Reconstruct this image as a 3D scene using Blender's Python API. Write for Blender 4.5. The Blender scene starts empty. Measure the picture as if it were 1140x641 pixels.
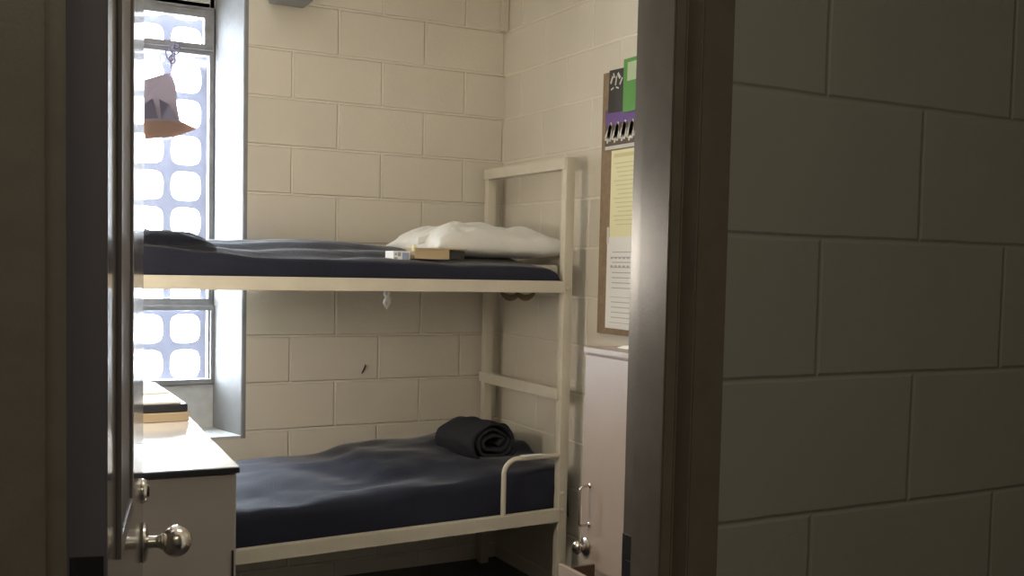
import bpy, bmesh, math, random
from mathutils import Vector, Matrix, noise
C = bpy.context.scene.collection
SC = bpy.context.scene
random.seed(7)
PI = math.pi
E = 1.41            # eye height above the floor; helper coordinates are measured from the eye

# ------------------------------------------------------------------ camera
W, H = 1140, 641
F, YAW, PITCH, ROLL, CY = 1148.9, .4909, .0546, .0220, 37.9
cy, sy, cp, sp = math.cos(YAW), math.sin(YAW), math.cos(PITCH), math.sin(PITCH)
fwd = Vector((sy*cp, cy*cp, -sp)); rt = Vector((cy, -sy, 0)); up = rt.cross(fwd)
c_, s_ = math.cos(ROLL), math.sin(ROLL)
r2 = c_*rt + s_*up; u2 = -s_*rt + c_*up
cam = bpy.data.cameras.new('camera'); co = bpy.data.objects.new('camera', cam); C.objects.link(co)
co.matrix_world = Matrix(((r2.x, u2.x, -fwd.x, 0), (r2.y, u2.y, -fwd.y, 0), (r2.z, u2.z, -fwd.z, E), (0, 0, 0, 1)))
cam.sensor_fit = 'HORIZONTAL'; cam.sensor_width = 36; cam.lens = F*36/W; cam.shift_y = CY/W
cam.clip_start = .02
SC.camera = co

# ------------------------------------------------------------------ light
SKY = 32.0
CORR = 5.1
SC.view_settings.view_transform = 'Standard'; SC.view_settings.look = 'None'
SC.view_settings.gamma = 1; SC.view_settings.use_curve_mapping = False
SC.view_settings.exposure = 1.0
w = bpy.data.worlds.new('world'); SC.world = w; w.use_nodes = True
bg = w.node_tree.nodes['Background']; bg.inputs[0].default_value = (.84, .91, 1, 1); bg.inputs[1].default_value = SKY

def area(name, loc, rot, sx, sy_, power, col, portal=False, spread=None):
    l = bpy.data.lights.new(name, 'AREA'); l.shape = 'RECTANGLE'; l.size = sx; l.size_y = sy_
    l.energy = power; l.color = col
    if spread: l.spread = spread
    if portal: l.cycles.is_portal = True
    o = bpy.data.objects.new(name, l); o.location = (loc[0], loc[1], loc[2]+E); o.rotation_euler = rot
    C.objects.link(o); return o
# daylight portal in the window opening (emits towards the room, -y)
area('window_daylight', (.70, 4.78, .25), (-PI/2, 0, 0), .62, 2.1, 1, (1, 1, 1), portal=True)
# corridor luminaire light, warm and weak
area('corridor_light', (.0, -.75, 1.3), (math.radians(25), 0, 0), 1.2, .4, CORR, (1, .86, .62))
# added unseen fill under the cell ceiling, lifts the wall brightness
area('cell_fill', (1.1, 2.0, 1.34), (0, 0, 0), .9, .3, 3.8, (1, .92, .80))

lp = bpy.data.lights.new('unseen_warm_light', 'POINT'); lp.energy = 17.0; lp.color = (1, .89, .76); lp.shadow_soft_size = .13  # added warm light without a fixture, for wall brightness and the post shadow
lo_ = bpy.data.objects.new('unseen_warm_light', lp); lo_.location = (-.15, 2.85, .05+E); C.objects.link(lo_)

# ------------------------------------------------------------------ materials
def mat(name, col, rough=.5, metal=0, spec=.5, bump=None, coat=0, var=0, vscale=6, trans=0):
    m = bpy.data.materials.new(name); m.use_nodes = True; nt = m.node_tree; b = nt.nodes['Principled BSDF']
    b.inputs['Base Color'].default_value = (*col, 1); b.inputs['Roughness'].default_value = rough
    b.inputs['Metallic'].default_value = metal; b.inputs['Specular IOR Level'].default_value = spec
    b.inputs['Coat Weight'].default_value = coat; b.inputs['Coat Roughness'].default_value = .08
    if trans: b.inputs['Transmission Weight'].default_value = trans
    tc = nt.nodes.new('ShaderNodeTexCoord')
    if bump:
        sc, st = bump
        n = nt.nodes.new('ShaderNodeTexNoise'); n.inputs['Scale'].default_value = sc; n.inputs['Detail'].default_value = 4
        nt.links.new(tc.outputs['Object'], n.inputs['Vector'])
        bp = nt.nodes.new('ShaderNodeBump'); bp.inputs['Strength'].default_value = st; bp.inputs['Distance'].default_value = .01
        nt.links.new(n.outputs['Fac'], bp.inputs['Height']); nt.links.new(bp.outputs['Normal'], b.inputs['Normal'])
    if var:
        n2 = nt.nodes.new('ShaderNodeTexNoise'); n2.inputs['Scale'].default_value = vscale; n2.inputs['Detail'].default_value = 5
        nt.links.new(tc.outputs['Object'], n2.inputs['Vector'])
        r = nt.nodes.new('ShaderNodeMapRange'); r.inputs['From Min'].default_value = .3; r.inputs['From Max'].default_value = .7
        r.inputs['To Min'].default_value = 1-var; r.inputs['To Max'].default_value = 1+var
        nt.links.new(n2.outputs['Fac'], r.inputs['Value'])
        h = nt.nodes.new('ShaderNodeHueSaturation'); h.inputs['Color'].default_value = (*col, 1)
        nt.links.new(r.outputs['Result'], h.inputs['Value']); nt.links.new(h.outputs['Color'], b.inputs['Base Color'])
    return m

def block_mat(name, col, axis, u0, z0, mortar=1.13, depth=1.0, rough=.55, msize=.007, soft=.55):
    """painted concrete block: courses of .4064 x .2032 m; axis 'X' or 'Y' runs along the wall"""
    m = bpy.data.materials.new(name); m.use_nodes = True; nt = m.node_tree; b = nt.nodes['Principled BSDF']
    L = nt.links.new; N = nt.nodes.new
    b.inputs['Roughness'].default_value = rough
    tc = N('ShaderNodeTexCoord'); sep = N('ShaderNodeSeparateXYZ'); L(tc.outputs['Object'], sep.inputs[0])
    a1 = N('ShaderNodeMath'); a1.operation = 'SUBTRACT'; a1.inputs[1].default_value = u0; L(sep.outputs[axis], a1.inputs[0])
    a2 = N('ShaderNodeMath'); a2.operation = 'SUBTRACT'; a2.inputs[1].default_value = z0; L(sep.outputs['Z'], a2.inputs[0])
    cb = N('ShaderNodeCombineXYZ'); L(a1.outputs[0], cb.inputs[0]); L(a2.outputs[0], cb.inputs[1])
    # slight waviness of the joints
    wn = N('ShaderNodeTexNoise'); wn.inputs['Scale'].default_value = 9; L(tc.outputs['Object'], wn.inputs['Vector'])
    vm = N('ShaderNodeVectorMath'); vm.operation = 'MULTIPLY_ADD'; L(wn.outputs['Color'], vm.inputs[0])
    vm.inputs[1].default_value = (.004, .004, 0); L(cb.outputs[0], vm.inputs[2])
    br = N('ShaderNodeTexBrick'); br.offset = .5; br.offset_frequency = 2; br.squash = 1
    br.inputs['Scale'].default_value = 1; br.inputs['Mortar Size'].default_value = msize; br.inputs['Mortar Smooth'].default_value = soft
    br.inputs['Brick Width'].default_value = .4064; br.inputs['Row Height'].default_value = .2032
    br.inputs['Color1'].default_value = (*col, 1); br.inputs['Color2'].default_value = (*[c*.965 for c in col], 1)
    br.inputs['Mortar'].default_value = (*[min(1, c*mortar) for c in col], 1)
    L(vm.outputs[0], br.inputs['Vector'])
    # scuffed paint variation
    n2 = N('ShaderNodeTexNoise'); n2.inputs['Scale'].default_value = 2.2; n2.inputs['Detail'].default_value = 6; L(tc.outputs['Object'], n2.inputs['Vector'])
    r = N('ShaderNodeMapRange'); r.inputs['From Min'].default_value = .3; r.inputs['From Max'].default_value = .7
    r.inputs['To Min'].default_value = .95; r.inputs['To Max'].default_value = 1.04; L(n2.outputs['Fac'], r.inputs['Value'])
    h = N('ShaderNodeHueSaturation'); L(r.outputs['Result'], h.inputs['Value']); L(br.outputs['Color'], h.inputs['Color'])
    L(h.outputs['Color'], b.inputs['Base Color'])
    n3 = N('ShaderNodeTexNoise'); n3.inputs['Scale'].default_value = 90; n3.inputs['Detail'].default_value = 5; L(tc.outputs['Object'], n3.inputs['Vector'])
    inv = N('ShaderNodeMath'); inv.operation = 'MULTIPLY_ADD'; inv.inputs[1].default_value = -1; inv.inputs[2].default_value = 1; L(br.outputs['Fac'], inv.inputs[0])
    b1 = N('ShaderNodeBump'); b1.inputs['Strength'].default_value = depth; b1.inputs['Distance'].default_value = .006; L(inv.outputs[0], b1.inputs['Height'])
    b2 = N('ShaderNodeBump'); b2.inputs['Strength'].default_value = .25; b2.inputs['Distance'].default_value = .004
    L(n3.outputs['Fac'], b2.inputs['Height']); L(b1.outputs['Normal'], b2.inputs['Normal']); L(b2.outputs['Normal'], b.inputs['Normal'])
    return m

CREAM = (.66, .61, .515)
M = {}
M['blk_back'] = block_mat('cream_block_back', CREAM, 'X', 1.2582, -.7295+E)
M['blk_right'] = block_mat('cream_block_right', CREAM, 'Y', 4.0187-.2032, -.7308+E, depth=.6)
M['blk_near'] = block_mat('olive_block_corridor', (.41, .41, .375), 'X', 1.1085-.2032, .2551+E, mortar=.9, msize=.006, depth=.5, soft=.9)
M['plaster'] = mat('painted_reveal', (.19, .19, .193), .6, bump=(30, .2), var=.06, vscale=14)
M['sill'] = mat('sill_lightened', (.50, .50, .49), .6, bump=(30, .25), var=.10, vscale=18)  # jamb plaster made lighter here, standing in for light on sill and panels
M['ceiling'] = mat('ceiling_paint', (.62, .58, .5), .7, bump=(40, .1))
M['floor'] = mat('dark_floor', (.035, .034, .036), .35, bump=(20, .1), var=.15)
M['frame'] = mat('brown_frame_paint', (.205, .178, .15), .27, spec=.7, bump=(260, .035), var=.08, vscale=20)
M['door'] = mat('door_gloss_paint', (.13, .115, .105), .16, spec=.6, coat=.25)
M['dooredge'] = mat('door_edge_paint', (.14, .135, .165), .5)
M['lite'] = mat('dark_lite_frame', (.19, .17, .17), .4)
M['glass_dark'] = mat('dark_wired_glass', (.12, .11, .12), .4, spec=.35)
M['chrome'] = mat('worn_chrome', (.62, .58, .53), .22, 1)
M['bunk'] = mat('cream_metal_paint', (.60, .555, .455), .42, bump=(60, .08), var=.05, vscale=9)
M['steel'] = mat('window_steel', (.23, .23, .24), .5, bump=(50, .2), var=.2, vscale=15)
M['grille'] = mat('grille_bar_paint', (.22, .22, .29), .6)
M['navy'] = mat('navy_bedsheet', (.015, .017, .032), .7, spec=.25, bump=(180, .25), var=.12, vscale=5)
_s = M['navy'].node_tree.nodes['Principled BSDF']; _s.inputs['Sheen Weight'].default_value = .35; _s.inputs['Sheen Roughness'].default_value = .35
M['wool'] = mat('dark_wool_blanket', (.030, .031, .038), .95, spec=.2, bump=(220, .5), var=.15)
M['ticking'] = mat('mattress_cover', (.42, .39, .34), .8)
M['pillow'] = mat('white_pillowcase', (.74, .73, .70), .8, bump=(35, .25), var=.05)
M['locker'] = mat('taupe_locker_paint', (.36, .285, .235), .4, spec=.4, bump=(90, .05), var=.04, vscale=3)
M['locker_in'] = mat('locker_inside', (.11, .065, .04), .7)
M['cab'] = mat('taupe_cabinet_paint', (.36, .325, .30), .45, var=.04, vscale=4)
M['cabtop'] = mat('pale_cabinet_top', (.80, .79, .78), .22, spec=.8, coat=1)
M['black'] = mat('black_plastic', (.02, .02, .025), .35)
M['card'] = mat('tan_cardboard', (.46, .35, .21), .75, var=.06)
M['cardin'] = mat('box_inside_shade', (.03, .027, .025), .8)
M['wood'] = mat('tan_wood_edge', (.5, .39, .25), .6)
M['cork'] = mat('brown_board', (.27, .19, .12), .8, bump=(150, .3), var=.12, vscale=40)
M['white'] = mat('white_paper', (.80, .79, .76), .7)
M['yellow'] = mat('yellow_paper', (.78, .74, .46), .7)
M['ink'] = mat('grey_ink', (.42, .42, .44), .7)
M['olive_ink'] = mat('olive_ink', (.62, .58, .32), .7)
M['green'] = mat('green_cover', (.10, .30, .06), .5)
M['leaf'] = mat('pale_green_print', (.45, .55, .35), .5)
M['photo'] = mat('black_photo_print', (.025, .022, .02), .4)
M['purple'] = mat('purple_print', (.14, .07, .25), .5)
M['petal'] = mat('pale_petal_print', (.60, .58, .52), .5)
M['brownprint'] = mat('brown_print', (.10, .07, .05), .5)
M['blue'] = mat('blue_print', (.30, .36, .50), .6)
M['tan_cloth'] = mat('brown_cloth', (.20, .14, .09), .9)
M['galv'] = mat('grey_conduit_box', (.2, .2, .2), .5)
def cloth_mat(name, col, tl):
    m = bpy.data.materials.new(name); m.use_nodes = True; nt = m.node_tree
    b = nt.nodes['Principled BSDF']; out = nt.nodes['Material Output']
    b.inputs['Base Color'].default_value = (*col, 1); b.inputs['Roughness'].default_value = .9
    t = nt.nodes.new('ShaderNodeBsdfTranslucent'); t.inputs[0].default_value = (*col, 1)
    mx = nt.nodes.new('ShaderNodeMixShader'); mx.inputs[0].default_value = tl
    nt.links.new(b.outputs[0], mx.inputs[1]); nt.links.new(t.outputs[0], mx.inputs[2]); nt.links.new(mx.outputs[0], out.inputs['Surface'])
    return m
M['mauve'] = cloth_mat('mauve_thin_cloth', (.36, .31, .38), .015)
M['mauve2'] = cloth_mat('orange_hem_cloth', (.40, .26, .20), .015)
M['mauve3'] = cloth_mat('grey_patch_cloth', (.2, .18, .25), .01)
def glass_mat():
    m = bpy.data.materials.new('window_glass'); m.use_nodes = True; nt = m.node_tree
    out = nt.nodes['Material Output']; nt.nodes.remove(nt.nodes['Principled BSDF'])
    t = nt.nodes.new('ShaderNodeBsdfTransparent'); t.inputs[0].default_value = (.93, .95, .96, 1)
    g = nt.nodes.new('ShaderNodeBsdfGlossy'); g.inputs['Roughness'].default_value = .05
    mx = nt.nodes.new('ShaderNodeMixShader'); mx.inputs[0].default_value = .06
    nt.links.new(t.outputs[0], mx.inputs[1]); nt.links.new(g.outputs[0], mx.inputs[2])
    # translucent share added so that window glare washes over the grille
    d = nt.nodes.new('ShaderNodeBsdfTranslucent'); d.inputs[0].default_value = (.9, .9, .9, 1)
    m2 = nt.nodes.new('ShaderNodeMixShader'); m2.inputs[0].default_value = GLARE
    nt.links.new(mx.outputs[0], m2.inputs[1]); nt.links.new(d.outputs[0], m2.inputs[2]); nt.links.new(m2.outputs[0], out.inputs['Surface'])
    return m
GLARE = .003
M['glass'] = glass_mat()

# ------------------------------------------------------------------ mesh helpers
def NB(): return bmesh.new()
def box(bm, x0, x1, y0, y1, z0, z1, bev=0, mi=0):
    vs = [bm.verts.new((x, y, z)) for x in (x0, x1) for y in (y0, y1) for z in (z0, z1)]
    idx = [(0, 1, 3, 2), (4, 6, 7, 5), (0, 4, 5, 1), (2, 3, 7, 6), (0, 2, 6, 4), (1, 5, 7, 3)]
    fs = [bm.faces.new([vs[i] for i in f]) for f in idx]
    for f in fs: f.material_index = mi
    if bev:
        es = list({e for f in fs for e in f.edges})
        bmesh.ops.bevel(bm, geom=es, offset=bev, segments=2, affect='EDGES', profile=.6)
    return vs
def xf(bm, mtx, start=0):
    bm.verts.ensure_lookup_table()
    for v in list(bm.verts)[start:]: v.co = mtx @ v.co
def tube(bm, pts, r, seg=10, closed=False, caps=True):
    pts = [Vector(p) for p in pts]; n = len(pts); rings = []
    prev = None
    for i, p in enumerate(pts):
        a = pts[i-1] if (i or closed) else p; b = pts[(i+1) % n] if (i < n-1 or closed) else p
        t = (b-a).normalized()
        if prev is None: nx = t.orthogonal().normalized()
        else: nx = (prev - t*prev.dot(t)).normalized()
        prev = nx; by = t.cross(nx)
        rr = r[i] if isinstance(r, (list, tuple)) else r
        rings.append([bm.verts.new(p + rr*(math.cos(2*PI*k/seg)*nx + math.sin(2*PI*k/seg)*by)) for k in range(seg)])
    m = n if closed else n-1
    for i in range(m):
        A, B = rings[i], rings[(i+1) % n]
        for k in range(seg): bm.faces.new((A[k], A[(k+1) % seg], B[(k+1) % seg], B[k]))
    if caps and not closed:
        bm.faces.new(rings[0][::-1]); bm.faces.new(rings[-1])
def lathe(bm, prof, origin, axis, seg=32):
    """prof = [(distance along axis, radius)]"""
    o = Vector(origin); ax = Vector(axis).normalized(); nx = ax.orthogonal().normalized(); by = ax.cross(nx); rings = []
    for d, r in prof:
        rings.append([bm.verts.new(o+ax*d+max(r, 1e-4)*(math.cos(2*PI*k/seg)*nx+math.sin(2*PI*k/seg)*by)) for k in range(seg)])
    for A, B in zip(rings, rings[1:]):
        for k in range(seg): bm.faces.new((A[k], A[(k+1) % seg], B[(k+1) % seg], B[k]))
    bm.faces.new(rings[0][::-1]); bm.faces.new(rings[-1])
def arc(c, r, a0, a1, n, plane='xz'):
    out = []
    for i in range(n+1):
        a = a0+(a1-a0)*i/n
        if plane == 'xz': out.append((c[0]+r*math.cos(a), c[1], c[2]+r*math.sin(a)))
        elif plane == 'yz': out.append((c[0], c[1]+r*math.cos(a), c[2]+r*math.sin(a)))
        else: out.append((c[0]+r*math.cos(a), c[1]+r*math.sin(a), c[2]))
    return out
def fin(name, bm, mats, parent=None, smooth=None, origin=None):
    """link the bmesh as one object; coordinates are eye-relative (z) until here"""
    bmesh.ops.recalc_face_normals(bm, faces=bm.faces)
    for v in bm.verts: v.co.z += E
    if parent is not None: off = Vector(parent['_w'])
    elif origin == 'world': off = Vector((0, 0, 0))
    else:
        lo = Vector([min(v.co[i] for v in bm.verts) for i in range(3)]); hi = Vector([max(v.co[i] for v in bm.verts) for i in range(3)])
        off = Vector(((lo.x+hi.x)/2, (lo.y+hi.y)/2, lo.z))
    for v in bm.verts: v.co -= off
    me = bpy.data.meshes.new(name); bm.to_mesh(me); bm.free()
    for m in (mats if isinstance(mats, list) else [mats]): me.materials.append(m)
    if smooth is not None:
        for p in me.polygons: p.use_smooth = True
        if smooth < 180: me.set_sharp_from_angle(angle=math.radians(smooth))
    o = bpy.data.objects.new(name, me); C.objects.link(o)
    if parent is not None: o.parent = parent; o['_w'] = parent['_w']
    else: o.location = off; o['_w'] = tuple(off)
    return o
def thing(name, label, cat, x, y, z, group=None):
    o = bpy.data.objects.new(name, None); C.objects.link(o); o.location = (x, y, z+E); o['_w'] = (x, y, z+E)
    o.empty_display_size = .05
    o['label'] = label; o['category'] = cat
    if group: o['group'] = group
    return o
def tag(o, label, cat, group=None):
    o['label'] = label; o['category'] = cat
    if group: o['group'] = group
    return o
def struct(o, label=None):
    o['kind'] = 'structure'
    if label: o['label'] = label
    return o

# ================================================================== THE SETTING
FL, CE = -E, 1.42
YN0, YN1 = 1.119, 1.250          # partition between corridor and cell
YB, XR, XL = 4.383, 2.278, -.35
WX0, WX1 = .36, 1.046            # window recess at the wall face
SILL = -.76
def fnoise(x, y, z, s): return noise.noise(Vector((x*s, y*s, z*s)))

b = NB(); box(b, -2.2, 3.4, -1.4, 4.9, FL-.08, FL); struct(fin('floor', b, M['floor'], origin='world'), 'dark floor of the cell and the corridor')
b = NB(); box(b, -2.2, 3.4, -1.4, 4.9, CE, CE+.08); struct(fin('ceiling', b, M['ceiling'], origin='world'), 'cream painted ceiling')
# corridor side skin of the partition (olive blocks), opening for the door frame
def opening_wall(name, m, y0, y1, x0, x1, ox0, ox1, oz1, label):
    b = NB()
    box(b, x0, ox0, y0, y1, FL, CE); box(b, ox1, x1, y0, y1, FL, CE); box(b, ox0, ox1, y0, y1, oz1, CE)
    return struct(fin(name, b, m, origin='world'), label)
OX0, OX1, OZ = .028, .910, .70
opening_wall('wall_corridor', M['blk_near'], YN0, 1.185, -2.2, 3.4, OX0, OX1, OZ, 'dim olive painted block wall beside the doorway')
opening_wall('wall_front', M['blk_back'], 1.185, YN1, -2.2, 3.4, OX0, OX1, OZ, 'cream block wall around the door inside the cell')
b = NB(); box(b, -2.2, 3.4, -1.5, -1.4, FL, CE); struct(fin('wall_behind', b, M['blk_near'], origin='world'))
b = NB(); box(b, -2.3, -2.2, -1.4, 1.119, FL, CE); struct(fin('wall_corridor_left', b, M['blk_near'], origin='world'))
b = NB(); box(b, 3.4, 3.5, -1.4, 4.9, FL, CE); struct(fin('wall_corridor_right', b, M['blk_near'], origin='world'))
b = NB(); box(b, XR, XR+.12, YN1, 4.72, FL, CE); struct(fin('wall_right', b, M['blk_right'], origin='world'), 'cream block wall at the head end of the bunk')
b = NB(); box(b, XL-.12, XL, YN1, 4.72, FL, CE); struct(fin('wall_left', b, M['blk_right'], origin='world'))
# back wall with the window recess: splayed right jamb with a rounded arris
YW = 4.66
b = NB()
box(b, XL, WX0, YB, 4.90, FL, CE); box(b, WX1+.02, XR, YB, 4.90, FL, CE)
box(b, WX0, WX1+.02, YB, 4.90, FL, SILL-.001)
struct(fin('wall_back', b, M['blk_back'], origin='world'), 'cream painted block wall behind the bunk')
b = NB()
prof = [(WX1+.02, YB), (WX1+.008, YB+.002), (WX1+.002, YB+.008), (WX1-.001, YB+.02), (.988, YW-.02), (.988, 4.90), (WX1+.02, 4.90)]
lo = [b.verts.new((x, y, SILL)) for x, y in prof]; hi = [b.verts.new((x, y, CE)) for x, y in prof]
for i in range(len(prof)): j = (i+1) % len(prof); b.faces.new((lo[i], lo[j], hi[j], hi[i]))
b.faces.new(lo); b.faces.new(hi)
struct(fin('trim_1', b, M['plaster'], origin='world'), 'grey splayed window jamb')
b = NB(); box(b, WX0, WX1, YB, 4.90, SILL-.001, SILL+.012); box(b, WX0, .9875, YW, 4.72, SILL+.012, -.556); box(b, WX0, .9875, YW, 4.72, 1.092, CE)
struct(fin('trim_3', b, M['sill'], origin='world'), 'speckled window sill and the panels under and over the window, coloured lighter as if lit')

# ------------------------------------------------------------------ door frame (hollow metal, double rabbet)
AX0, AX1 = .072, .865            # faces of the rabbets
b = NB()
def jamb_profile(side):
    # x measured into the opening from the rabbet; (x, y) loop
    if side < 0: s = lambda u: AX0+u
    else: s = lambda u: AX1-u
    return [(s(-.052), 1.101), (s(0), 1.101), (s(0), 1.136), (s(.0222 if side < 0 else .0200), 1.136),
            (s(.0222 if side < 0 else .0200), 1.206), (s(0), 1.206), (s(0), 1.2555), (s(-.052), 1.2555)]
for side in (-1, 1):
    pr = jamb_profile(side)
    lo = [b.verts.new((x, y, FL)) for x, y in pr]; hi = [b.verts.new((x, y, .75)) for x, y in pr]
    fs = [b.faces.new((lo[i], lo[(i+1) % 8], hi[(i+1) % 8], hi[i])) for i in range(8)]
    b.faces.new(lo); b.faces.new(hi)
box(b, AX0, AX1, 1.101, 1.2555, .70, .75); box(b, AX0, AX1, 1.136, 1.206, .680, .70)
es = [e for e in b.edges if abs(e.verts[0].co.z-e.verts[1].co.z) > 1 and abs(e.verts[0].co.x-AX0) < .025 or abs(e.verts[0].co.z-e.verts[1].co.z) > 1 and abs(e.verts[0].co.x-AX1) < .025]
bmesh.ops.bevel(b, geom=es, offset=.0022, segments=4, affect='EDGES')
fr = fin('trim_2', b, M['frame'], origin='world', smooth=35); struct(fr, 'dark brown steel door frame')
sb = NB(); box(sb, .8635, .8655, 1.210, 1.2535, -.52, -.392, .0008); box(sb, .8625, .8637, 1.222, 1.244, -.485, -.43)
st = fin('strike_plate', sb, M['black'], fr); st['label'] = 'dark strike plate'

# ------------------------------------------------------------------ the open door
DA = math.radians(11.0); dd = Vector((math.sin(DA), math.cos(DA), 0)); nn = Vector((-math.cos(DA), math.sin(DA), 0))  # along the leaf, away from the face
D0 = Vector((.1455, 1.238, 0)); DL = .85
def dmat():    # local: x along leaf, y = depth behind the face (towards -), z up
    return Matrix(((dd.x, nn.x, 0, D0.x), (dd.y, nn.y, 0, D0.y), (0, 0, 1, 0), (0, 0, 0, 1)))
DM = dmat()
door = thing('door_1', 'glossy dark steel cell door standing open', 'door', D0.x, D0.y, FL); del door['category']; door['kind'] = 'structure'
b = NB(); box(b, 0, DL, 0, .044, FL+.012, .68, .0015)
for f in b.faces:
    if max(v.co.x for v in f.verts) < .002: f.material_index = 1
xf(b, DM); fin('door_leaf', b, [M['door'], M['dooredge']], door)
# narrow vision lite with a raised frame
L0, L1, LZ0, LZ1, T, SW = .14, .41, -.385, .60, .006, .025
b = NB()
box(b, L0, L0+SW, -T, .0, LZ0, LZ1, .0015); box(b, L1-SW, L1, -T, .0, LZ0, LZ1, .0015)
box(b, L0+SW, L1-SW, -T, .0, LZ0, LZ0+SW, .0015); box(b, L0+SW, L1-SW, -T, .0, LZ1-SW, LZ1, .0015)
xf(b, DM); lf = fin('vision_panel_frame', b, M['lite'], door)
b = NB(); box(b, L0+SW-.002, L1-SW+.002, -.002, -.0005, LZ0+SW-.002, LZ1-SW+.002); xf(b, DM); fin('pane', b, M['glass_dark'], lf)
# knob
KN = D0 + dd*(DL-.062); kz = -.535; face = -nn
b = NB()
lathe(b, [(0, .036), (.004, .0385), (.008, .037), (.011, .030), (.013, .016)], (KN.x, KN.y, kz), face, 40)
rose = fin('door_knob', b, M['chrome'], door, 40)
b = NB()
prof = [(.010, .0125), (.024, .0115), (.032, .0125), (.036, .016)]
cx, R = .062, .0310
for i in range(15):
    a = PI*(.83-.83*i/14) if i < 14 else 0
    prof.append((cx+R*.92*math.cos(a*1.0), R*math.sin(a)))
prof = [p for p in prof[:4]]+[p for p in prof[4:] if p[0] > .037]
lathe(b, prof, (KN.x, KN.y, kz), face, 40); kb = fin('knob', b, M['chrome'], rose, 50)
# deadbolt cylinder above
b = NB(); dz = -.437
lathe(b, [(0, .023), (.003, .0235), (.006, .022), (.010, .019), (.011, .012)], (KN.x, KN.y, dz), face, 32)
db = fin('deadbolt_cylinder', b, M['chrome'], door, 40)
b = NB(); lathe(b, [(.0105, .011), (.0135, .011), (.014, .008)], (KN.x, KN.y, dz), face, 24)
fin('keyhole', b, M['black'], db, 40)
# hinges: leaf on the hinge edge and barrel
for hz in (-.43, .42):
    b = NB(); box(b, -.0025, .0, .004, .040, hz-.02, hz+.09, .0005)
    xf(b, DM); h = fin('hinge', b, M['black'], door)
# shed the loose edge light: thin weather edge strip along the leaf edge
# ================================================================== WINDOW
win = thing('window_1', 'bright steel window with barred grille', 'window', .70, YW, SILL); del win['category']; win['kind'] = 'structure'
WL, WR = .37, .986
def rect_ring(bm, x0, x1, z0, z1, w_, y0, y1, bev=.002, wt=None, wb=None):
    wt = w_ if wt is None else wt; wb = w_ if wb is None else wb
    box(bm, x0, x0+w_, y0, y1, z0, z1, bev); box(bm, x1-w_, x1, y0, y1, z0, z1, bev)
    box(bm, x0+w_-.001, x1-w_+.001, y0, y1, z1-wt, z1, bev); box(bm, x0+w_-.001, x1-w_+.001, y0, y1, z0, z0+wb, bev)
b = NB()
rect_ring(b, WL, WR, -.56, CE-.03, .022, YW, YW+.05)
box(b, WL+.02, WR-.02, YW, YW+.05, .885, .906, .002)     # transom under the top vent
box(b, WL+.02, WR-.02, YW, YW+.05, -.206, -.175, .002)   # transom over the lower vent
box(b, WL+.02, WR-.02, YW, YW+.05, 1.075, 1.11, .002)
fin('window_frame', b, M['steel'], win)
b = NB(); rect_ring(b, WL+.02, WR-.004, .905, 1.077, .042, YW-.012, YW+.03, wt=.034, wb=.026)
s1 = fin('vent_sash', b, M['steel'], win)
b = NB(); box(b, WL+.05, WR-.04, YW+.012, YW+.016, .925, 1.05); fin('pane', b, M['glass'], s1)
b = NB(); rect_ring(b, WL+.02, 1.002, -.552, -.205, .030, YW-.022, YW+.03, wt=.022, wb=.022)
for z in (-.30, -.46): lathe(b, [(0, .006), (.003, .005)], (.987, YW-.022, z), (0, -1, 0), 10)
s2 = fin('vent_sash', b, M['steel'], win)
b = NB(); box(b, WL+.045, .975, YW+.012, YW+.016, -.53, -.22); fin('pane', b, M['glass'], s2)
b = NB(); box(b, WL+.02, WR-.02, YW+.022, YW+.026, -.18, .89); fin('pane', b, M['glass'], win)
# security grille outside: steel plate with rows of rounded square holes, .158 m pitch
def hole_plate(xs, zs, rx, rz, y0, y1, pitch_x, pitch_z):
    b = NB(); n = 6
    for xc in xs:
        for zc in zs:
            hx_, hz_ = pitch_x/2, pitch_z/2; outer = []; inner = []
            for k in range(4*n):
                a = -PI*.75+2*PI*k/(4*n)
                m_ = max(abs(math.cos(a)), abs(math.sin(a))); outer.append((hx_*math.cos(a)/m_, hz_*math.sin(a)/m_))
                e = (abs(math.cos(a))**3.6+abs(math.sin(a))**3.6)**(-1/3.6); inner.append((rx*math.cos(a)*e, rz*math.sin(a)*e))
            V = [[b.verts.new((xc+p[0], y, zc+p[1])) for p in L_] for y in (y0, y1) for L_ in (outer, inner)]
            o0, i0, o1, i1 = V; N4 = 4*n
            for k in range(N4):
                q = (k+1) % N4
                b.faces.new((o0[k], o0[q], i0[q], i0[k])); b.faces.new((o1[k], i1[k], i1[q], o1[q])); b.faces.new((i0[k], i0[q], i1[q], i1[k]))
    return b
b = hole_plate([.882-.160*k for k in range(4)], [.161+.158*k for k in range(-5, 8)], .063, .063, YW+.085, YW+.090, .160, .158)
box(b, .962, .99, YW+.085, YW+.090, -.72, 1.40)
fin('security_grille', b, M['grille'], win)

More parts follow.
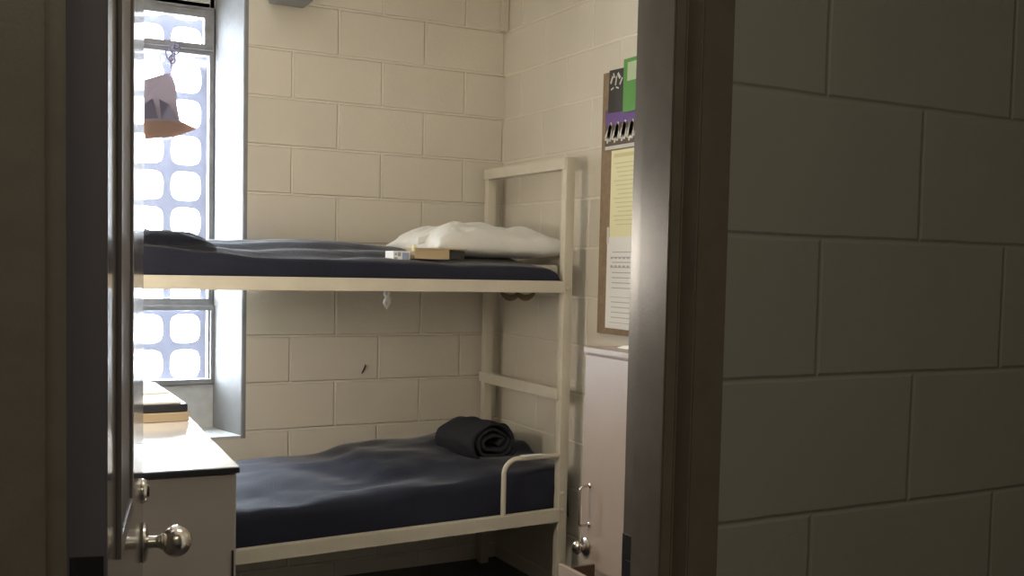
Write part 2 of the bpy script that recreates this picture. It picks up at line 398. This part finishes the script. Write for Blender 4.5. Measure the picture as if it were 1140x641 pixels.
# ================================================================== BUNK BED
bunk = thing('bunk_bed', 'cream painted steel double bunk bed standing along the block wall', 'bunk bed', 1.2, 3.98, FL)
PX, YF, YK = 2.16, 3.60, 4.300    # head posts: near face y, far post near face y
def post(x0, y0, zt):
    b = NB(); box(b, x0, x0+.040, y0, y0+.040, FL, zt, .003); return b
XF0 = .22                          # foot end
ZT = .443
for (x0, y0) in ((PX, YF), (PX, YK), (XF0, YF), (XF0, YK)):
    b = post(x0, y0, ZT if x0 > 1 else .0)
    if (x0, y0) == (PX, YF):
        for z in (-.93, -1.00, -.09): lathe(b, [(0, .009), (.004, .008), (.006, .004)], (x0+.018, y0, z), (0, -1, 0), 12)
    fin('post', b, M['bunk'], bunk, 40)
def rail_x(x0, x1, y0, z0a, z0b, h):
    b = NB(); vs = box(b, x0, x1, y0, y0+.032, 0, h, .002)
    for v in b.verts:
        t = (v.co.x-x0)/(x1-x0); v.co.z += z0a*(1-t)+z0b*t
    return b
fin('side_rail', rail_x(XF0+.04, PX+.004, YF-.004, -.105, -.106, .048), M['bunk'], bunk)
fin('side_rail', rail_x(XF0+.04, PX+.004, YK+.012, -.105, -.106, .048), M['bunk'], bunk)
fin('side_rail', rail_x(XF0+.04, PX+.004, YF-.004, -1.083, -1.047, .052), M['bunk'], bunk)
fin('side_rail', rail_x(XF0+.04, PX+.004, YK+.012, -1.08, -1.047, .052), M['bunk'], bunk)
b = NB(); box(b, PX-.006, PX+.034, YF+.004, YK+.042, ZT-.048, ZT, .003); fin('head_rail', b, M['bunk'], bunk)
b = NB(); box(b, PX-.008, PX+.030, YF+.02, YK+.045, -.548, -.500, .003); fin('head_rail', b, M['bunk'], bunk)
for z in (-.105, -1.092):
    b = NB(); box(b, PX+.004, PX+.036, YF+.03, YK+.01, z, z+.045, .002); fin('end_rail', b, M['bunk'], bunk)
    b = NB(); box(b, XF0+.004, XF0+.036, YF+.03, YK+.01, z, z+.045, .002); fin('end_rail', b, M['bunk'], bunk)
    b = NB(); box(b, XF0+.03, PX+.01, YF+.02, YK+.02, z+.006+(.03 if z < -1 else 0), z+.012+(.03 if z < -1 else 0))
    for k in range(12): box(b, XF0+.10+k*.165, XF0+.13+k*.165, YF+.03, YK+.01, z+(.03 if z < -1 else 0), z+.006+(.03 if z < -1 else 0))
    fin('bed_pan', b, M['bunk'], bunk)
# guard loop on the lower bunk
b = NB(); gy = YF+.010
pts = [(1.908, gy, -1.008), (1.908, gy, -.83)]+arc((1.968, gy, -.835), .06, PI, PI/2, 8)+[(2.06, gy, -.774), (2.175, gy, -.774)]
tube(b, pts, .0105, 12); g = fin('guard_rail', b, M['bunk'], bunk, 60)
b = NB(); box(b, 1.985, 2.085, gy-.0125, gy+.010, -.768, -.7615, .001); tp = fin('tape', b, M['white'], g); tp['label'] = 'strip of white tape'

# ------------------------------------------------------------------ bedding
def slab(x0, x1, y0, y1, zb, ztop, nx=90, ny=26, r=.05, wob=.006, er=.065):
    """soft slab; ztop(x, t) with t 0 front .. 1 back gives the top; closed mesh with rounded front and ends"""
    b = NB(); rows = []
    for i in range(nx+1):
        u = i/nx; x = x0+(x1-x0)*u
        e = 1.0
        de = min(x-x0, x1-x)
        if de < er: e = math.sqrt(max(0, 1-(1-de/er)**2))
        row = []
        # section: bottom front -> up the front side -> over the top -> down the back
        for j in range(ny+1):
            s = j/ny
            if s < .22:                        # front side
                k = s/.22; yy = y0-.004*math.sin(k*PI); zk = k*.92
            elif s < .80:
                k = (s-.22)/.58; yy = y0+(y1-y0)*k; zk = 1
                fr_ = min(k, 1-k)*(y1-y0)
                if fr_ < r: zk = .90+.10*math.sqrt(max(0, 1-(1-fr_/r)**2))
            else: k = (s-.80)/.20; yy = y1; zk = (1-k)*.9
            t = (yy-y0)/(y1-y0)
            hh = ztop(x, t)-zb
            z = zb+hh*zk*(e*.999+.001)
            n_ = fnoise(x, yy, z, 5)*wob+fnoise(x*.6, yy*2.4, z, 17)*wob*.5
            row.append(b.verts.new((x, yy+(-n_ if s < .22 else 0)+fnoise(x, 3.3, z, 11)*wob*.6, z+(n_ if s >= .2 and s <= .82 else 0))))
        rows.append(row)
    for A, B in zip(rows, rows[1:]):
        for j in range(ny): b.faces.new((A[j], B[j], B[j+1], A[j+1]))
        b.faces.new((A[ny], B[ny], B[0], A[0]))
    b.faces.new(rows[0]); b.faces.new(rows[-1][::-1])
    return b
def lerp(x, P):
    if x <= P[0][0]: return P[0][1]
    for (a, va), (c, vc) in zip(P, P[1:]):
        if x <= c:
            t = (x-a)/(c-a); t = t*t*(3-2*t); return va+(vc-va)*t
    return P[-1][1]
# upper mattress under its navy sheet
FRT = [(.3, .035), (.55, .045), (.75, .030), (.95, .012), (1.2, .010), (1.5, .006), (1.7, -.001), (2.0, .000), (2.2, -.01)]
BCK = [(.3, .06), (.8, .062), (1.0, .068), (1.25, .078), (1.5, .068), (1.8, .05), (2.2, .03)]
def ztu(x, t):
    a, c = lerp(x, FRT), lerp(x, BCK)
    k = min(1, t*1.6)
    fold = +.011*math.sin(26*t-4*x+2.2*fnoise(x, t, 0, 3))*max(0, min(1, (1.75-x)*3))*(1 if t > .03 else 0)
    return a+(c-a)*k*k*(3-2*k)+fold
b = slab(.30, 2.148, YF+.012, YK-.005, -.058, ztu, r=.05, nx=140, ny=44)
o = fin('mattress', b, M['navy'], None, 180)
tag(o, 'thin mattress in a navy sheet on the upper bunk', 'mattress')
sub = NB(); box(sub, 2.085, 2.150, YF+.03, YK-.03, -.056, .006, .012)
t2 = fin('ticking_end', sub, M['ticking'], o); t2['label'] = 'pale bare mattress corner'
# lower mattress with dark blanket
FL2 = [(.3, -.83), (.85, -.895), (1.2, -.89), (1.6, -.865), (1.95, -.84), (2.2, -.84)]
BL2 = [(.3, -.83), (1.0, -.833), (1.32, -.822), (1.5, -.785), (1.77, -.775), (1.95, -.755), (2.2, -.77)]
def ztl(x, t):
    a, c = lerp(x, FL2), lerp(x, BL2); k = min(1, t*1.35)
    return a+(c-a)*k*k*(3-2*k)+.005*math.sin(9*x+13*t+3*fnoise(x, t, 1, 3))-.016*math.exp(-(((t-.18-.10*(x-1.3))/.035)**2))*max(0, 1-abs(x-1.42)/.28)+.006*fnoise(x*1.3, t*3, 2, 3)
b = slab(.30, 2.235, YF+.043, YK-.005, -1.043, ztl, r=.05, nx=200, ny=40, wob=.011, er=.025)
for v in b.verts:      # sag with the rail at the foot end
    if v.co.z < -.98: v.co.z -= .02*max(0, (1.9-v.co.x)/1.6)
    if v.co.y < YF+.05 and v.co.z < -.99: v.co.y += 0
o = fin('mattress', b, M['navy'], None, 180)
tag(o, 'thick mattress wrapped in a dark blanket on the lower bunk', 'mattress')
# folded blanket at the foot of the upper bunk
b = NB()
nx_, ny_ = 46, 26
def lump(xc, yc, a, c, zb, h, seed):
    b = NB(); rows = []
    for i in range(nx_+1):
        row = []
        for j in range(ny_+1):
            u, v = -1+2*i/nx_, -1+2*j/ny_
            # square to disc-ish
            x = u; y = v
            e = max(0, (1-abs(u)**4))*max(0, (1-abs(v)**4))
            z = zb+h*e**.45*(1+.30*fnoise(u*1.2+seed, v*1.2, 0, 2.2)+.22*math.sin(9*v+5*u+4*fnoise(u+seed, v, 2, 2))+.14*fnoise(u*3, v*4, seed, 3))*(1-.0*u)
            row.append(b.verts.new((xc+a*x, yc+c*y, z)))
        rows.append(row)
    for A, B in zip(rows, rows[1:]):
        for j in range(ny_): b.faces.new((A[j], B[j], B[j+1], A[j+1]))
    bmesh.ops.solidify(b, geom=list(b.faces), thickness=-.004)
    return b
b = lump(.52, 3.82, .27, .185, .052, .045, 3.1)
for v in b.verts: v.co.z += -.014*max(0, (v.co.x-.45)/.3)
tag(fin('folded_blanket', b, M['navy'], None, 180), 'rumpled navy blanket bunched at the window end of the upper bunk', 'blanket')

# pillow
def pillow(xc, yc, zc, a, c, h, rot, seed):
    b = NB(); n1, n2 = 80, 56; top = []; bot = []
    for i in range(n1+1):
        rt_, rb = [], []
        for j in range(n2+1):
            u, v = -1+2*i/n1, -1+2*j/n2
            e = (max(0, 1-abs(u)**3.2)*max(0, 1-abs(v)**3.2))**.5
            pin = 1-.07*(1-abs(v)**2)*abs(u)**3; pin2 = 1-.07*(1-abs(u)**2)*abs(v)**3
            x, y = a*u*pin, c*v*pin2
            wr = .20*fnoise(u*1.3+seed, v*1.6, 0, 2)+.045*math.sin(9*u+5*v+6*fnoise(u, v, seed, 2))*(.4+abs(u))+.05*fnoise(u*2, v*4, seed, 3)
            rt_.append((x, y, h*e*(.72+wr)*(1-.12*u))); rb.append((x, y, -h*e*.30))
        top.append(rt_); bot.append(rb)
    T = [[b.verts.new(p) for p in r] for r in top]
    B = [[T[i][j] if i in (0, n1) or j in (0, n2) else b.verts.new(bot[i][j]) for j in range(n2+1)] for i in range(n1+1)]
    for i in range(n1):
        for j in range(n2):
            b.faces.new((T[i][j], T[i+1][j], T[i+1][j+1], T[i][j+1]))
            q = (B[i][j], B[i][j+1], B[i+1][j+1], B[i+1][j])
            b.faces.new(q)
    xf(b, Matrix.Translation((xc, yc, zc)) @ Matrix.Rotation(rot, 4, 'Z'))
    return b
b = pillow(1.935, 3.91, .066, .338, .24, .125, math.radians(5), 5)
p = fin('pillow', b, M['pillow'], None, 180); tag(p, 'white pillow in a creased case on the upper bunk', 'pillow')
b = NB(); box(b, 1.60, 1.70, 3.80, 3.815, .074, .104, .004)
for v in b.verts: v.co.z += (v.co.x-1.60)*.30
sf = fin('pillowcase_flap', b, M['pillow'], p, 60)

# carton, opened at its right end
bx = thing('cardboard_box', 'small tan cardboard carton beside the pillow on the upper bunk', 'box', 1.63, 3.70, .01)
BM = Matrix.Translation((1.632, 3.70, .018)) @ Matrix.Rotation(math.radians(-4), 4, 'Z')
def bxp(name, m, *a, bev=.0008, par=None):
    b = NB(); box(b, *a, bev); xf(b, BM); return fin(name, b, m, par or bx)
bxp('box_body', M['card'], -.100, .040, -.05, .06, 0, .038)
bxp('box_lid', M['wood'], -.105, .112, -.056, .066, .038, .0425)
bxp('open_end_shade', M['cardin'], .040, .104, -.047, .056, .002, .034)  # solid dark block, its colour stands for the shade inside the carton
# blue and white carton
b = NB(); box(b, 1.440, 1.508, 3.655, 3.74, .008, .046, .001)
c1 = fin('small_carton', b, M['white']); tag(c1, 'little blue and white packet lying left of the tan carton', 'packet')
b = NB()
for x0, x1, z0, z1 in ((1.476, 1.503, .014, .040), (1.444, 1.456, .012, .022), (1.458, 1.470, .026, .041), (1.446, 1.454, .030, .038)):
    box(b, x0, x1, 3.6538, 3.656, z0, z1)
fin('printed_marks', b, M['blue'], c1)
b = NB(); lathe(b, [(0, .008), (.018, .009), (.022, .006), (.026, .006)], (1.528, 3.665, .047), (0, 0, 1), 14)
for v in b.verts: pass
tag(fin('bottle_cap', b, M['yellow'], None, 40), 'tiny yellow cap standing on the edge of the tan carton', 'cap')

# rolled blanket on lower bunk
def roll():
    b = NB(); turns, n = 3.1, 170; inner = []; outer = []
    for i in range(n+1):
        t = i/n; a = -PI*.35+t*turns*2*PI
        r = .012+.072*t+.003*math.sin(2.3*a+1)+.0015*math.sin(5*a)
        inner.append((r*math.cos(a)*1.5, r*math.sin(a)*.92)); r2_ = r+.019
        outer.append((r2_*math.cos(a)*1.5, r2_*math.sin(a)*.92))
    # loose tail that runs out under the roll
    lx, lz = inner[-1]
    loop = inner+outer[::-1]
    ys = [0, .008, .02, .05, .08, .11, .14, .17, .20, .232, .244, .25]
    rings = []
    for q, y in enumerate(ys):
        inset = (.006, .002, 0)[q] if q < 3 else ((0, .002, .006)[q-9] if q > 8 else 0)
        ring = []
        for k, (x, z) in enumerate(loop):
            m_ = len(inner); other = loop[len(loop)-1-k]; mx_, mz_ = (x+other[0])/2, (z+other[1])/2
            f_ = 1-inset/.012
            ring.append(b.verts.new((mx_+(x-mx_)*f_+.012*fnoise(x*4, y*5, z*4, 3), y, mz_+(z-mz_)*f_+.012*fnoise(x*3, y*6, z*5, 4))))
        rings.append(ring)
    N_ = len(loop)
    for A, B in zip(rings, rings[1:]):
        for k in range(N_): b.faces.new((A[k], A[(k+1) % N_], B[(k+1) % N_], B[k]))
    m_ = len(inner)
    for ring, flip in ((rings[0], 1), (rings[-1], 0)):
        for k in range(m_-1):
            q = (ring[k], ring[k+1], ring[N_-2-k], ring[N_-1-k]); b.faces.new(q if flip else q[::-1])
    return b
b = roll(); xf(b, Matrix.Translation((1.985, 3.84, -.745)) @ Matrix.Rotation(math.radians(12), 4, 'Z'))
rb = fin('rolled_blanket', b, M['wool'], None, 50); tag(rb, 'dark wool blanket rolled up at the head of the lower bunk', 'blanket')
b = NB()
rows = []
for i in range(31):
    row = []
    for j in range(17):
        u, v = i/30, j/16
        x = 1.82+.26*u; y = 3.87+.24*v+.05*u
        e = (max(0, 1-abs(2*u-1)**6)*max(0, 1-abs(2*v-1)**6))**.4
        row.append(b.verts.new((x, y, -.850+(.035+.045*math.exp(-((u-.42)/.3)**2))*e+.012*u+.008*fnoise(u*2, v*3, 0, 2))))
    rows.append(row)
for A, B in zip(rows, rows[1:]):
    for j in range(16): b.faces.new((A[j], B[j], B[j+1], A[j+1]))
bmesh.ops.solidify(b, geom=list(b.faces), thickness=-.01)
fin('folded_end', b, M['wool'], rb, 180)

# ================================================================== TALL LOCKER (right)
LXF, LY0, LY1, LZT = 1.85, 2.30, 2.935, -.266
lk = thing('locker', 'tall taupe steel locker against the right wall', 'locker', (LXF+XR)/2, 2.62, FL)
b = NB(); box(b, LXF+.012, XR-.006, LY0, LY1, FL, LZT-.022, .002); fin('body', b, M['locker'], lk)
b = NB(); box(b, LXF-.004, XR-.004, LY0-.004, LY1+.004, LZT-.020, LZT, .003); fin('top', b, M['locker'], lk)
b = NB(); box(b, LXF, LXF+.012, LY0+.004, LY1-.004, -1.0-.0, LZT-.026, .002); d = fin('door', b, M['locker'], lk)
b = NB(); hy, hx = 2.880, LXF
tube(b, [(hx, hy, -.728), (hx-.028, hy, -.728)]+[(hx-.028-.012*math.sin(a), hy, -.740+.012*math.cos(a)) for a in (PI/6, PI/3, PI/2)]+[(hx-.040, hy, -.80), (hx-.040, hy, -.848)]+[(hx-.028-.012*math.cos(a), hy, -.848-.012*math.sin(a)) for a in (PI/6, PI/3, PI/2)]+[(hx, hy, -.860)], .0042, 10)
for z in (-.728, -.860): lathe(b, [(0, .009), (.003, .0085), (.005, .005)], (hx, hy, z), (-1, 0, 0), 16)
fin('handle', b, M['chrome'], d, 50)
b = NB(); lathe(b, [(0, .030), (.004, .031), (.007, .026), (.010, .012), (.020, .011), (.024, .016), (.030, .021), (.038, .023), (.044, .019), (.047, .010)], (hx, 2.898, -.938), (-1, 0, 0), 28)
fin('lock_knob', b, M['chrome'], d, 40)
# drawer pulled open
DX, DZ = 1.722, -.972
b = NB(); box(b, DX, DX+.016, LY0+.02, 2.862, -1.25, DZ, .002); dr = fin('drawer', b, M['locker'], lk)
b = NB(); box(b, DX+.016, LXF+.0, 2.840, 2.852, -1.23, DZ-.012); box(b, DX+.016, LXF, LY0+.03, LY0+.042, -1.23, DZ-.012); box(b, DX+.016, LXF, LY0+.042, 2.84, -1.23, -1.22)
fin('drawer_tray', b, M['locker_in'], dr)
b = NB(); box(b, LXF, LXF+.012, LY0+.004, LY1-.004, FL+.01, -1.26, .002); fin('toe_panel', b, M['locker'], lk)
# papers on the locker
for i, (x0, x1, y0, y1, z0, z1, lab) in enumerate(((1.93, 2.12, 2.62, 2.86, LZT, LZT+.009, 'low stack of white paper lying on top of the tall locker'),)):
    b = NB()
    for k in range(4): box(b, x0+.004*k, x1-.003*k, y0+.005*((k*7) % 3), y1-.004*k, z0+.0022*k, z0+.0022*(k+1))
    tag(fin('paper_stack', b, M['white']), lab, 'paper')
b = NB(); lathe(b, [(0, .013), (.002, .014), (.024, .012), (.026, .006)], (2.19, 2.88, LZT), (0, 0, 1), 16)
tag(fin('cup', b, M['white'], None, 40), 'small white cup on the far corner of the tall locker', 'cup')

# ================================================================== NOTICE BOARD
XB_ = XR-.016
b = NB(); box(b, XB_, XR-.0005, 2.80, 3.505, -.262, .770, .002)
tag(fin('notice_board', b, M['cork']), 'brown fibre notice board mounted on the right wall', 'notice board')
def sheet(name, m, y0, y1, z0, z1, lay, label, cat, parent=None, tilt=0):
    b = NB(); x1 = XB_-.001-.0016*lay
    box(b, x1-.0012, x1, y0, y1, z0, z1)
    if tilt:
        c = Vector((0, (y0+y1)/2, (z0+z1)/2)); xf(b, Matrix.Translation(c) @ Matrix.Rotation(tilt, 4, 'X') @ Matrix.Translation(-c))
    o = fin(name, b, m, parent)
    if label: tag(o, label, cat)
    return o, x1-.0012
s, xs = sheet('crocus_picture', M['brownprint'], 3.14, 3.478, .462, .622, 0, 'picture of pale crocuses under a purple band, on the notice board', 'picture')
b = NB(); box(b, xs-.0006, xs, 3.14, 3.474, .560, .620); fin('purple_band', b, M['purple'], s)
b = NB()
for k in range(7):
    yc = 3.448-.05*k; zc = .530-.002*(k % 2)
    for da, hh in ((-.35, .036), (0, .044), (.35, .036)):
        vs = []
        for q in range(10):
            a = 2*PI*q/10; pt = Matrix.Rotation(da+.3, 3, 'X') @ Vector((0, .013*math.cos(a), hh*math.sin(a)))
            vs.append(b.verts.new((xs-.0012, yc+pt.y+da*.02, zc+pt.z)))
        b.faces.new(vs)
fin('petals', b, M['petal'], s)
b = NB(); box(b, xs-.0010, xs-.0003, 3.14, 3.474, .464, .478); fin('caption_strip', b, M['petal'], s)
s, xs = sheet('black_photo', M['photo'], 3.350, 3.455, .606, .772, 2, 'black photo with white scrawl left of the green cover', 'picture', tilt=.03)
b = NB()
for (y, z, w_, h_, a) in ((3.435, .735, .010, .030, .5), (3.42, .75, .008, .02, -.4), (3.405, .728, .008, .036, .2), (3.385, .745, .012, .028, -.7), (3.37, .722, .008, .03, .6), (3.395, .70, .02, .006, .3), (3.43, .70, .02, .006, -.3)):
    n0 = len(b.verts); box(b, xs-.0006, xs+.0002, -w_/2, w_/2, -h_/2, h_/2); xf(b, Matrix.Translation((0, y, z)) @ Matrix.Rotation(a, 4, 'X'), n0)
fin('white_scrawl', b, M['petal'], s)
s, xs = sheet('green_cover', M['green'], 3.18, 3.352, .598, .800, 3, 'bright green leaflet at the top of the notice board', 'leaflet')
b = NB(); box(b, xs-.0006, xs, 3.20, 3.325, .715, .785); fin('pale_print', b, M['leaf'], s)
s, xs = sheet('yellow_notice', M['yellow'], 3.10, 3.428, .120, .458, 0, 'pale yellow notice pinned below the crocus picture', 'notice')
b = NB()
box(b, xs-.0004, xs, 3.13, 3.41, .43, .445)
for k in range(15): box(b, xs-.0004, xs, 3.13, 3.405-.01*((k*5) % 4), .405-k*.017, .409-k*.017)
fin('printed_lines', b, M['olive_ink'], s)
s, xs = sheet('white_form', M['white'], 3.08, 3.440, -.238, .122, 1, 'white printed form pinned below the yellow notice', 'notice')
b = NB()
for k in range(8): box(b, xs-.0004, xs, 3.11, 3.40-.03*((k*3) % 3), .06-k*.020, .0635-k*.020)
for z, h_ in ((.035, .008), (.000, .010)):
    for k in range(9): box(b, xs-.0006, xs, 3.395-k*.028, 3.412-k*.028, z, z+h_)
for z in (-.115, -.215): box(b, xs-.0004, xs, 3.11, 3.41, z, z+.0018)
for k in range(4): box(b, xs-.0004, xs, 3.13, 3.40-.02*((k*3) % 3), -.135-k*.02, -.132-k*.02)
fin('printed_lines', b, M['ink'], s)
b = NB(); box(b, xs-.0008, xs+.0003, 3.428, 3.443, .095, .160); fin('tape', b, M['petal'], s)

# ================================================================== LOW CABINETS (left, behind the door)
CA = math.radians(-3.0)
def cab(name, label, x1, y0, wd, dp, zt, latch):
    root = thing(name, label, 'cabinet', x1-wd/2, y0+dp/2, FL)
    MT = Matrix.Translation((x1, y0, 0)) @ Matrix.Rotation(CA, 4, 'Z')
    def part(nm, m, *a, par=None, bev=.002):
        b = NB(); box(b, *a, bev); xf(b, MT); return fin(nm, b, m, par or root)
    part('body', M['cab'], -wd, -.001, .014, dp-.002, FL, zt-.012)
    part('top', M['cabtop'], -wd-.003, .002, -.004, dp, zt-.012, zt, bev=.001)
    part('edge_strip', M['black'], -wd-.003, .002, -.009, -.004, zt-.013, zt-.0015, bev=.001)
    dpan = part('door', M['cab'], -wd+.006, -.006, 0, .014, FL+.06, zt-.018)
    if latch: part('latch', M['black'], -.013, -.008, -.003, .001, zt-.31, zt-.185, par=dpan, bev=.0005)
    return root, MT
cab('low_cabinet', 'taupe cabinet with a bright top standing just behind the door knob', .531, 2.247, .40, .345, -.45, True)
cab('low_cabinet', 'second taupe cabinet reaching back toward the bunk, holding the black case', .549, 2.602, .42, .93, -.45, False)
# tan tray board, black case and papers on the far cabinet
b = NB(); box(b, .14, .556, 2.925, 3.49, -.449, -.425, .002)
tag(fin('wooden_board', b, M['wood']), 'tan wooden board lying under the black case by the window', 'board')
b = NB(); box(b, .16, .553, 2.93, 3.47, -.4245, -.402, .004)
o = fin('flat_case', b, M['black'], None); tag(o, 'flat black case lying on the tan board', 'case')
b = NB(); box(b, .20, .535, 2.935, 3.46, -.4015, -.396, .001)
tag(fin('paper_sheets', b, M['white']), 'white papers spread over the flat black case', 'paper')
b = NB(); box(b, -.11, .11, -.15, .15, 0, .0025, .0005); xf(b, Matrix.Translation((.40, 3.25, -.3955)) @ Matrix.Rotation(math.radians(14), 4, 'Z'))
tag(fin('loose_paper', b, M['white']), 'loose white sheet lying crooked on top of the papers by the window', 'paper')

# ================================================================== SMALL THINGS
# thin cloth hanging at the window
hy_ = YW-.05
hb = thing('hanging_cloth', 'pale mauve cloth with an orange hem hanging by string at the window', 'cloth', .75, hy_, .48)
OUT = [(.663, .727), (.70, .742), (.776, .772), (.795, .715), (.800, .64), (.812, .575), (.880, .545), (.80, .508), (.672, .485), (.655, .60)]
def polysheet(pts, y, m, nm, par, th=.003):
    b = NB(); vs = [b.verts.new((x*hy_/4.5*1.0, y+.003*math.sin(x*40+z*12), z*hy_/4.5)) for x, z in pts]
    f = b.faces.new(vs); bmesh.ops.solidify(b, geom=[f], thickness=th); return fin(nm, b, m, par)
def refine(pts, n=4):
    out = []
    for (a, c), (d_, e) in zip(pts, pts[1:]+pts[:1]):
        for k in range(n): out.append((a+(d_-a)*k/n, c+(e-c)*k/n))
    return out
polysheet(refine(OUT), hy_, M['mauve'], 'cloth_body', hb)
polysheet([(.660, .560), (.74, .566), (.815, .571), (.878, .547), (.80, .509), (.673, .487)], hy_-.008, M['mauve2'], 'hem', hb)
polysheet([(.668, .628), (.700, .655), (.715, .60), (.722, .575), (.668, .568)], hy_-.012, M['mauve3'], 'patch', hb)
polysheet([(.725, .655), (.765, .635), (.79, .60), (.80, .578), (.735, .572)], hy_-.012, M['mauve3'], 'patch', hb)
b = NB(); tube(b, [(.795, hy_, .79), (.793, hy_, .84), (.80, hy_-.004, .88), (.812, hy_+.02, .905)], .003, 8)
for k, (x, z, a_, c2) in enumerate(((.79, .865, .018, .030), (.808, .885, .020, .018), (.797, .842, .012, .016), (.815, .90, .012, .014))):
    tube(b, [(x+a_*math.cos(t*PI/6), hy_-.006*math.sin(t+k), z+c2*math.sin(t*PI/6)) for t in range(12)], .0032, 8, closed=True)
kn = fin('knotted_string', b, M['mauve3'], hb, 60)
# white knotted rag under the upper bunk
b = NB(); kx, ky = 1.512, 3.9
tube(b, [(kx-.006, ky, -.105), (kx-.009, ky, -.125), (kx+.006, ky-.006, -.142), (kx+.010, ky, -.158), (kx, ky+.004, -.178), (kx-.010, ky, -.160), (kx-.004, ky-.008, -.140), (kx+.008, ky, -.125), (kx+.006, ky, -.105)],
     [.006, .007, .008, .008, .010, .008, .008, .006, .006], 10)
tag(fin('knotted_rag', b, M['white'], None, 180), 'white knotted strip of rag dangling under the upper bunk', 'rag')
# brown straps below the pillow end
for k, (x, dx) in enumerate(((2.075, .0), (2.155, .012))):
    b = NB(); n0 = 9
    tube(b, [(x-.045+.10*t/n0*.9, 3.9+dx, -.104-.034*math.sin(PI*(.08+.84*t/n0))**.8) for t in range(n0+1)], [.006+.008*math.sin(PI*t/n0) for t in range(n0+1)], 8)
    o = fin('cloth_tie', b, M['tan_cloth'], None, 180)
    tag(o, 'brown cloth loop hanging under the upper bunk, ' + ('further from the near post' if k == 0 else 'closer to the near post'), 'cloth tie', 'brown loops under the upper bunk')
# dark nail in the wall
b = NB(); tube(b, [(1.586, YB+.002, -.497), (1.590, YB-.012, -.480), (1.597, YB-.016, -.458)], [.003, .0035, .004], 8)
tag(fin('wall_hook', b, M['black'], None, 60), 'small dark hook in the block wall between the two bunks', 'hook')
# conduit stub and grey box near the ceiling
b = NB(); box(b, 2.242, 2.276, 4.350, 4.381, 1.095, CE-.002, .006)
tag(fin('conduit_cover', b, M['bunk']), 'cream conduit cover ending high in the corner of the cell', 'conduit')
b = NB(); box(b, 1.145, 1.30, 4.24, 4.382, 1.075, 1.20, .012)
tag(fin('junction_box', b, M['galv']), 'grey metal box on the back wall at the top edge of the photo', 'junction box')
# the added cell lights and the corridor light have no bodies
for o in bpy.data.objects:
    if '_w' in o: del o['_w']
